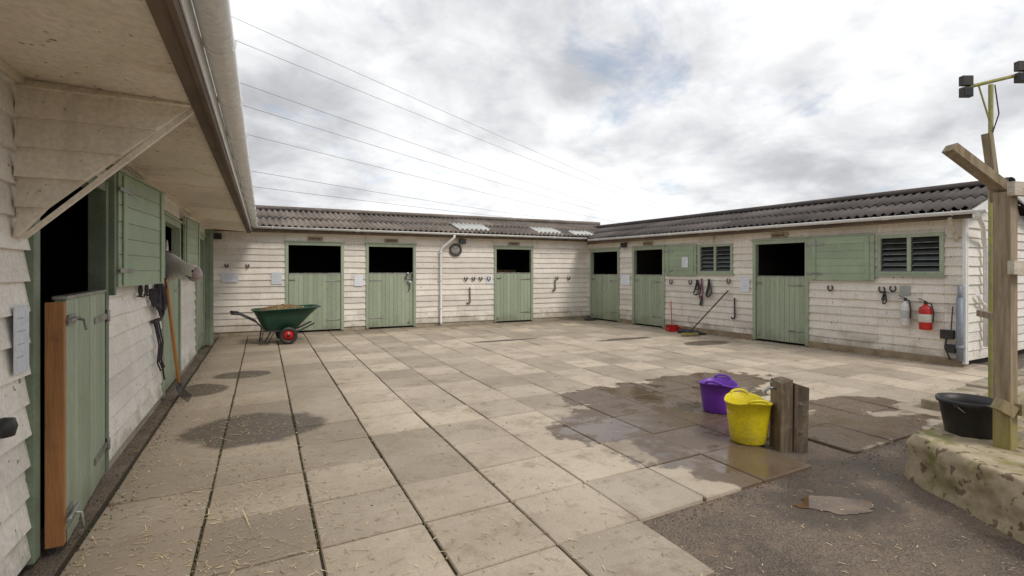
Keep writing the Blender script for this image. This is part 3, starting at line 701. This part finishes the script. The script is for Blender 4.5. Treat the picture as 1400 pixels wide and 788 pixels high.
# ------------------------------------------------------------------ tubs / bucket
def tub(name,c,r,h,mat,ha=0.3,lift=.035):
    mb=MB(); c=Vector(c)
    def fn(p,a,rr,z):
        k=z/h; o=.02*math.cos(2*(a-ha))*k*k; return p+Vector((o*math.cos(a)*.6,o*math.sin(a)*.6,o+.004*math.sin(5*a)*k))
    mb.lathe([(.001,.006),(r*.70,.0),(r*.74,.012),(r*.80,h*.25),(r*.88,h*.6),(r*.97,h*.95),(r*1.03,h*.955),(r*1.035,h*.99),(r*1.0,h),(r*.96,h*.985),(r*.87,h*.6),(r*.78,h*.25),(r*.7,.03),(.001,.03)],c,0,48,fn=fn)
    for sg in (0,math.pi):
        a0=ha+sg; pts=[]
        for i in range(13):
            t=i/12; aa=a0+(t-.5)*.8; up=math.sin(t*math.pi)
            pts.append(c+Vector((r*(1.03+.03*up)*math.cos(aa),r*(1.03+.03*up)*math.sin(aa),h*.96+lift*up**.5+.02)))
        mb.tube(pts,.012,0,8)
    mb.lathe([(.001,h*.7),(r*.9,h*.7)],c,1,32)
    return mb.obj(name,[mat,WAT])
tub('flexible_tub',(4.66,4.22,0),.215,.33,PUR,ha=.5)
tub('flexible_tub',(4.10,3.36,0),.21,.39,YEL,ha=1.1)
mb=MB(); c=Vector((4.95,2.03,.32)); r=.2;h=.28
mb.lathe([(.001,.0),(r*.72,.0),(r*.75,.01),(r*.95,h*.88),(r*1.02,h*.885),(r*1.04,h*.93),(r*1.04,h),(r*.98,h),(r*.9,h*.8),(r*.72,.02),(.001,.02)],c,0,40)
pts=[c+Vector((r*1.05*math.cos(a),r*1.05*math.sin(a)*.3-.12*math.sin(a)*1.2,h*.92-.10*math.sin(a))) for a in [i*math.pi/14 for i in range(15)]]
mb.tube(pts,.004,1,6)
for sx in (-1,1): mb.tube([c+Vector((sx*r*1.0,0,h*.92)),c+Vector((sx*r*1.08,0,h*.92))],.02,0,8)
mb.obj('bucket',[BLK,MET])

mb=MB(); PT=frame((4.32,3.12),(.9,-.436),(.436,.9))
mb.hexa([PT(-.115,-.1,-.03),PT(-.005,-.1,-.03),PT(-.005,.1,-.03),PT(-.115,.1,-.03),PT(-.10,-.1,.58),PT(.0,-.1,.62),PT(.0,.1,.61),PT(-.10,.1,.59)],0,.9)
mb.hexa([PT(.0,-.11,-.03),PT(.125,-.11,-.03),PT(.125,.09,-.03),PT(.0,.09,-.03),PT(.01,-.12,.59),PT(.135,-.12,.55),PT(.135,.08,.54),PT(.01,.08,.58)],0,.2)
mb.tube([PT(-.11,.0,.52),PT(-.17,.0,.525),PT(-.20,.0,.50),PT(-.205,.0,.46)],.014,1,10); mb.beam(PT(-.15,-.0,.54),PT(-.15,.0,.58),.012,.012,1); mb.beam(PT(-.15,-.03,.58),PT(-.15,.03,.58),.012,.01,1)
mb.tube([PT(.13,0,.3),PT(.16,.0,.2),PT(.17,.0,.0)],.012,2,8)
for zz in (.15,.4): mb.tube([PT(.06,-.125,zz),PT(.06,-.105,zz)],.012,1,8)
mb.tube([PT(-.205,0,.46),PT(-.21,.0,.35),PT(-.215,.0,.26)],[.006,.005,.005],3,6)
mb.obj('tap_post',[SLEEPER,MET,BLK,WAT],None,.005)

# ------------------------------------------------------------------ plinth & timber frame
mb=MB(); base=[(4.55,2.26),(4.33,1.84),(4.10,1.42),(3.55,.40),(5.2,-.6),(7.6,.2),(7.6,2.5),(6.4,2.42),(5.28,2.31)]
N_=len(base); sub=[]
for i in range(N_):
    p=Vector(base[i]); q=Vector(base[(i+1)%N_]); k=max(2,int((q-p).length/.025))
    for j in range(k): sub.append(p+(q-p)*j/k)
rings=[]; cen=Vector((5.6,1.2))
for ins,z in [(-.02,-.05),(-.015,.0)]+[(0,.03*i) for i in range(1,10)]+[(.002,.295),(.008,.318),(.025,.330),(.07,.333),(.2,.333)]:
    ring=[]
    for p in sub:
        dr=(cen-p).normalized(); nz=NZ.noise(Vector((p.x*4,p.y*4,z*5)))*.030+NZ.noise(Vector((p.x*13,p.y*13,z*13)))*.020+NZ.noise(Vector((p.x*32,p.y*32,z*32)))*.008
        if z>.28: nz+=max(0,NZ.noise(Vector((p.x*7,p.y*7,9.))))*.05
        pp=p+dr*(ins+nz); ring.append(Vector((pp.x,pp.y,z+(NZ.noise(Vector((p.x*6,p.y*6,3)))*.012+NZ.noise(Vector((p.x*20,p.y*20,3)))*.006)*(z>.2))))
    rings.append(ring)
mb.loft(rings,0,.5,(False,True),sm=True)
mb.obj('concrete_plinth',CONC)
mb=MB()
PSN=frame((6.9,3.05),(1,.1),(-.1,1))
for i in range(9): mb.box(PSN,i*.45+.01,i*.45+.43,R.uniform(-.04,.0),.24,-.03,.12+R.uniform(-.02,.02))
mb.box(PSN,-.1,5,-1.4,-.05,-.03,.05)
mb.obj('stone_kerb',KERB,None,.02)
mb=MB(); px,py=4.79,1.76
mb.beam((px,py,.30),(px,py,2.16),.105,.10,0,c=.8,up=(0,1,0))
mb.beam((px-.37,py+.17,2.48),(px+.06,py-.02,2.14),.095,.06,0,c=.7)
mb.beam((px+.03,py+.06,2.1),(px-.03,py+.09,2.60),.06,.05,0,c=.2)
dr=Vector((1,-.16,0))
mb.beam(Vector((px-.12,py-.075,2.17)),Vector((px,py-.075,2.17))+dr*2.2,.045,.095,1)
mb.beam(Vector((px-.12,py-.075,1.62)),Vector((px,py-.075,1.63))+dr*2.2,.04,.095,1)
mb.beam(Vector((px-.02,py-.08,.62)),Vector((px,py-.08,.60))+dr*2.2,.04,.08,0)
mb.beam(Vector((px-.12,py+.0,.66)),Vector((px-.03,py-.05,.60)),.07,.08,0)
for k in (1.1,2.2): mb.beam(Vector((px,py,.3))+dr*k,Vector((px,py,2.16))+dr*k,.1,.1,0,up=(0,1,0))
mb.beam((px-.03,py-.03,1.25),(px+.5,py+.35,1.25),.03,.05,0)
o0=Vector((px-.03,py-.125,0)); cell=.05
for i in range(0,30):
    mb.tube([o0+dr*(i*cell)+Vector((0,0,.33)),o0+dr*(i*cell)+Vector((0,0,2.30+.06*math.sin(i*.7)))],.0014,2,3,cap=False)
for j in range(0,40):
    z=.34+j*cell; mb.tube([o0+Vector((0,0,z)),o0+dr*1.5+Vector((0,0,z))],.0014,2,3,cap=False)
mb.obj('timber_fence',[WOOD,WOODL,MET],None,.004)

mb=MB(); b=Vector((6.3,2.42,-.03))
mb.tube([b,b+Vector((0,0,3.42))],.02,0,10)
Pp=frame((6.3,2.42),(.9,-.436),(-.436,-.9))
mb.tube([Pp(-.24,0,3.36),Pp(.34,0,3.50)],.017,0,8); mb.tube([Pp(0,0,3.0),Pp(-.12,0,3.39)],.008,0,6)
for s,z in ((-.26,3.36),(.27,3.50)):
    mb.box(Pp,s-.05,s+.05,.0,.05,z-.10,z-.01,1);mb.box(Pp,s-.05,s+.05,.0,.05,z+.01,z+.10,1);mb.box(Pp,s-.04,s+.04,.051,.054,z-.09,z-.02,2)
mb.tube([Pp(.02,.02,3.38),Pp(.05,.03,3.1),Pp(-.05,.03,2.8),Pp(.0,.03,2.4)],.006,1,6)
mb.obj('floodlight_pole',[LICH,IRON,GLS],None,.003)

# ------------------------------------------------------------------ horse
def ell(c,w,h,f,n=20):
    return [Vector((c[0],c[1]+w*math.cos(a)*(1-.12*math.sin(a)),c[2]+h*math.sin(a))) for a in [2*math.pi*i/n for i in range(n)]]
H=empty('horse'); mb=MB()
secs=[(-1.9,-.55,.26,.34),(-1.5,-.5,.30,.38),(-1.1,-.42,.27,.40),(-.75,-.30,.17,.34),(-.45,-.18,.12,.26),(-.2,-.07,.095,.19),(-.05,-.015,.09,.13),(.05,-.02,.098,.135),(.14,-.04,.105,.155),(.22,-.055,.095,.150),(.31,-.055,.072,.110),(.41,-.055,.056,.080),(.50,-.06,.056,.072),(.57,-.065,.064,.080),(.62,-.075,.060,.072),(.655,-.085,.044,.050),(.67,-.09,.02,.022)]
mb.loft([ell((x,0,z),w,h,0) for x,z,w,h in secs])
mb.loft([ell((x,0,z),w,h,0,12) for x,z,w,h in ((.50,-.115,.03,.02),(.55,-.145,.042,.03),(.60,-.15,.038,.026),(.63,-.14,.018,.012))],1)
for sy in (-1,1):
    mb.lathe([(.001,-.024),(.018,-.014),(.024,0),(.018,.014),(.001,.024)],(.16,sy*.094,.03),2,12)
    mb.loft([ell((x,sy*.094,z),w,h,0,12) for x,z,w,h in ((.125,.048,.008,.008),(.16,.062,.018,.012),(.2,.048,.008,.008))],0)
    mb.lathe([(.001,-.018),(.012,-.01),(.015,0),(.012,.01),(.001,.018)],(.618,sy*.048,-.055),2,10)
    er=[]
    for t,w,h in ((0,.03,.03),(.05,.034,.022),(.1,.025,.014),(.15,.003,.003)):
        er.append([Vector((-.02-t*.3+w*math.cos(a),sy*(.055+t*.25)+h*math.sin(a),.10+t)) for a in [i*math.pi/5 for i in range(10)]])
    mb.loft(er,0)
for i in range(40):
    x=-.02-R.random()*.5; mb.tube([Vector((x,0,.12+x*.05)),Vector((x,R.uniform(.03,.08),.10)),Vector((x-.03,.11,-.05+R.uniform(-.06,.04)))],[.008,.007,.002],3,5)
for i in range(12):
    y=R.uniform(-.04,.04); mb.tube([Vector((-.02,y*.4,.115)),Vector((.06,y,.125)),Vector((.15,y*1.3,.115))],[.008,.008,.002],3,5)
mb.tube([Vector((.64,-.035,-.125)),Vector((.58,-.060,-.125)),Vector((.50,-.058,-.11))],.005,2,6)
for lx,ly in ((-1.25,-.17),(-1.25,.17),(-2.35,-.17),(-2.35,.17)):
    hind=lx<-2; k=.08 if hind else 0
    mb.tube([Vector((lx,ly,-.60)),Vector((lx+k,ly,-.85)),Vector((lx-k,ly,-1.0)),Vector((lx-k*.6,ly,-1.04)),Vector((lx-k*.3,ly,-1.18)),Vector((lx+.03,ly,-1.23)),Vector((lx+.05,ly,-1.27))],[.14,.09,.05,.052,.035,.045,.06],0,12)
mb.loft([ell((x,0,z),w,h,0) for x,z,w,h in ((-1.15,-.5,.2,.3),(-1.4,-.52,.29,.36),(-1.8,-.58,.31,.35),(-2.2,-.5,.30,.34),(-2.5,-.48,.22,.28),(-2.62,-.45,.08,.12))])
mb.tube([Vector((-2.6,0,-.4)),Vector((-2.72,0,-.7)),Vector((-2.7,0,-1.1))],[.05,.06,.02],3,8)
ho=mb.obj('horse_body',[HRS,MUZ,IRON,M('horse_mane',(.5,.47,.44),(.3,.28,.26))],H)
for p in ho.data.polygons:
    if p.material_index==0 and p.center.x>.60: p.material_index=1
sb=ho.modifiers.new('sub','SUBSURF'); sb.levels=1; sb.render_levels=1
H.location=(-1.24,8.28,1.72); H.scale=(1.2,1.2,1.2); H.rotation_euler=(0,math.radians(5),math.radians(-50))

# ------------------------------------------------------------------ power lines
mb=MB()
lines=[((-9.9,82.6,39.3),(188,187,27.7)),((-9.9,82.6,36.),(183,189,28)),((-9.9,82.6,30.),(167,197,26.6)),((-9.9,82.6,26.7),(161,200,26.6)),((-9.9,82.6,22.4),(158,202,24.8)),((-9.9,82.6,16.8),(141,209,24.8)),((-9.9,82.6,14.3),(141,209,24.3))]
for a,b in lines:
    a=Vector(a);b=Vector(b); pts=[]
    for i in range(25):
        t=-.15+1.3*i/24; p=a+(b-a)*t; p.z-=3.0*4*t*(1-t)*.25; pts.append(p)
    mb.tube(pts,.032,0,5)
mb.obj('power_lines',M('cable_grey',(.14,.14,.15)))

T=empty('distant_tree'); mb=MB(); tb=Vector((27,15.0,-1.0))
mb.tube([tb,tb+Vector((.1,0,2)),tb+Vector((0,.2,4))],[.2,.15,.08],0,8)
for i in range(60):
    a=R.random()*6.28; l=R.uniform(.5,1.3); s=tb+Vector((0,0,R.uniform(2,4.6))); mb.tube([s,s+Vector((math.cos(a)*l*.5,math.sin(a)*l*.5,l*.8)),s+Vector((math.cos(a)*l*.8,math.sin(a)*l*.8,l*1.5))],[.04,.025,.008],0,5)
mb.obj('trunk_and_limbs',WOOD,T); mb=MB()
for _ in range(2200):
    a=R.random()*6.28;q=R.random()**.5; c=tb+Vector((1.5*q*math.cos(a),1.5*q*math.sin(a),R.uniform(2.6,6.2)-q*.6))
    if NZ.noise(c*1.7)<-.02: continue
    x=Vector((R.gauss(0,1),R.gauss(0,1),R.gauss(0,1))).normalized(); y=x.orthogonal().normalized(); s=.06; b=len(mb.v); mb.v+=[c-x*s-y*s*.6,c+x*s-y*s*.6,c+x*s+y*s*.6,c-x*s+y*s*.6]; mb.face([b,b+1,b+2,b+3],0,R.random())
mb.obj('leaves',FOL,T,recalc=False)

# ------------------------------------------------------------------ world
w=bpy.data.worlds.new('World'); scene.world=w; w.use_nodes=True; nt=w.node_tree; nt.nodes.clear()
def wn(ty,**k):
    x=nt.nodes.new(ty)
    for a,b in k.items(): setattr(x,a,b)
    return x
L=nt.links.new
SE,SR=math.radians(48),math.radians(158)
sky=wn('ShaderNodeTexSky',sky_type='NISHITA',sun_disc=False); sky.sun_elevation=SE; sky.sun_rotation=SR
bg1=wn('ShaderNodeBackground'); bg1.inputs[1].default_value=.15; L(sky.outputs[0],bg1.inputs[0])
tc=wn('ShaderNodeTexCoord'); sep=wn('ShaderNodeSeparateXYZ'); L(tc.outputs['Generated'],sep.inputs[0])
def m(op,a,b=0.,c=None):
    x=wn('ShaderNodeMath',operation=op)
    for i,q in enumerate((a,b,c)):
        if q is None: continue
        if isinstance(q,(int,float)): x.inputs[i].default_value=q
        else: L(q,x.inputs[i])
    return x.outputs[0]
def mr(v,a,b,c,d):
    x=wn('ShaderNodeMapRange',interpolation_type='SMOOTHSTEP'); L(v,x.inputs[0])
    for i,q in enumerate((a,b,c,d)): x.inputs[i+1].default_value=q
    return x.outputs[0]
zz=m('ADD',m('MAXIMUM',sep.outputs[2],0),.30)
cb=wn('ShaderNodeCombineXYZ'); L(m('DIVIDE',sep.outputs[0],zz),cb.inputs[0]); L(m('DIVIDE',sep.outputs[1],zz),cb.inputs[1]); cb.inputs[2].default_value=3.3
def nz(scale,detail,rough,dist,off=0):
    x=wn('ShaderNodeTexNoise'); v=wn('ShaderNodeVectorMath',operation='ADD'); L(cb.outputs[0],v.inputs[0]); v.inputs[1].default_value=(off,off*.7,0); L(v.outputs[0],x.inputs['Vector'])
    x.inputs['Scale'].default_value=scale;x.inputs['Detail'].default_value=detail;x.inputs['Roughness'].default_value=rough;x.inputs['Distortion'].default_value=dist
    return x.outputs['Fac']
big=nz(1.2,6,.52,.25,2.6); fine=nz(3.6,6,.58,.3,5.1)
tot=m('ADD',m('MULTIPLY',big,.66),m('MULTIPLY',fine,.34))
def glow(v,pw):
    dt=wn('ShaderNodeVectorMath',operation='DOT_PRODUCT'); L(tc.outputs['Generated'],dt.inputs[0]); dt.inputs[1].default_value=Vector(v).normalized()
    return m('POWER',m('MAXIMUM',dt.outputs['Value'],0),pw)
gl=glow((.66,.72,.24),9.)
tot=m('ADD',tot,m('MULTIPLY',gl,.10))
cr=wn('ShaderNodeValToRGB'); L(tot,cr.inputs[0]); e_=cr.color_ramp.elements
e_[0].position=.38;e_[0].color=(.42,.43,.455,1); e_[1].position=.66;e_[1].color=(1.0,1.0,1.0,1)
x=e_.new(.47);x.color=(.56,.57,.595,1); x=e_.new(.54);x.color=(.76,.77,.79,1); x=e_.new(.60);x.color=(.93,.935,.945,1)
bg2=wn('ShaderNodeBackground'); bg2.inputs[1].default_value=1.10; L(cr.outputs[0],bg2.inputs[0])
gap=m('SUBTRACT',nz(3.0,6,.6,.4,9.4),m('MULTIPLY',glow((.60,.72,.36),70.),.16))
cov=mr(gap,.24,.42,.5,1)
mx=wn('ShaderNodeMixShader'); L(cov,mx.inputs[0]); L(bg1.outputs[0],mx.inputs[1]); L(bg2.outputs[0],mx.inputs[2])
out=wn('ShaderNodeOutputWorld'); L(mx.outputs[0],out.inputs[0])

sl=bpy.data.lights.new('sun','SUN'); sl.energy=1.5; sl.angle=math.radians(14); sl.color=(1,.93,.84)
so=bpy.data.objects.new('sun',sl); COL.objects.link(so)
sd=Vector((math.sin(SR)*math.cos(SE),math.cos(SR)*math.cos(SE),math.sin(SE)))
so.rotation_euler=sd.to_track_quat('Z','Y').to_euler()

cam=bpy.data.cameras.new('camera'); co=bpy.data.objects.new('camera',cam); COL.objects.link(co)
co.location=(0,0,1.6); co.rotation_euler=(math.radians(90),0,-math.atan(340/700))
cam.lens=18; cam.sensor_width=36; cam.shift_y=-24/1400; cam.clip_start=.05; cam.clip_end=3000
scene.camera=co
scene.view_settings.view_transform='Standard'; scene.view_settings.look='None'; scene.view_settings.exposure=0
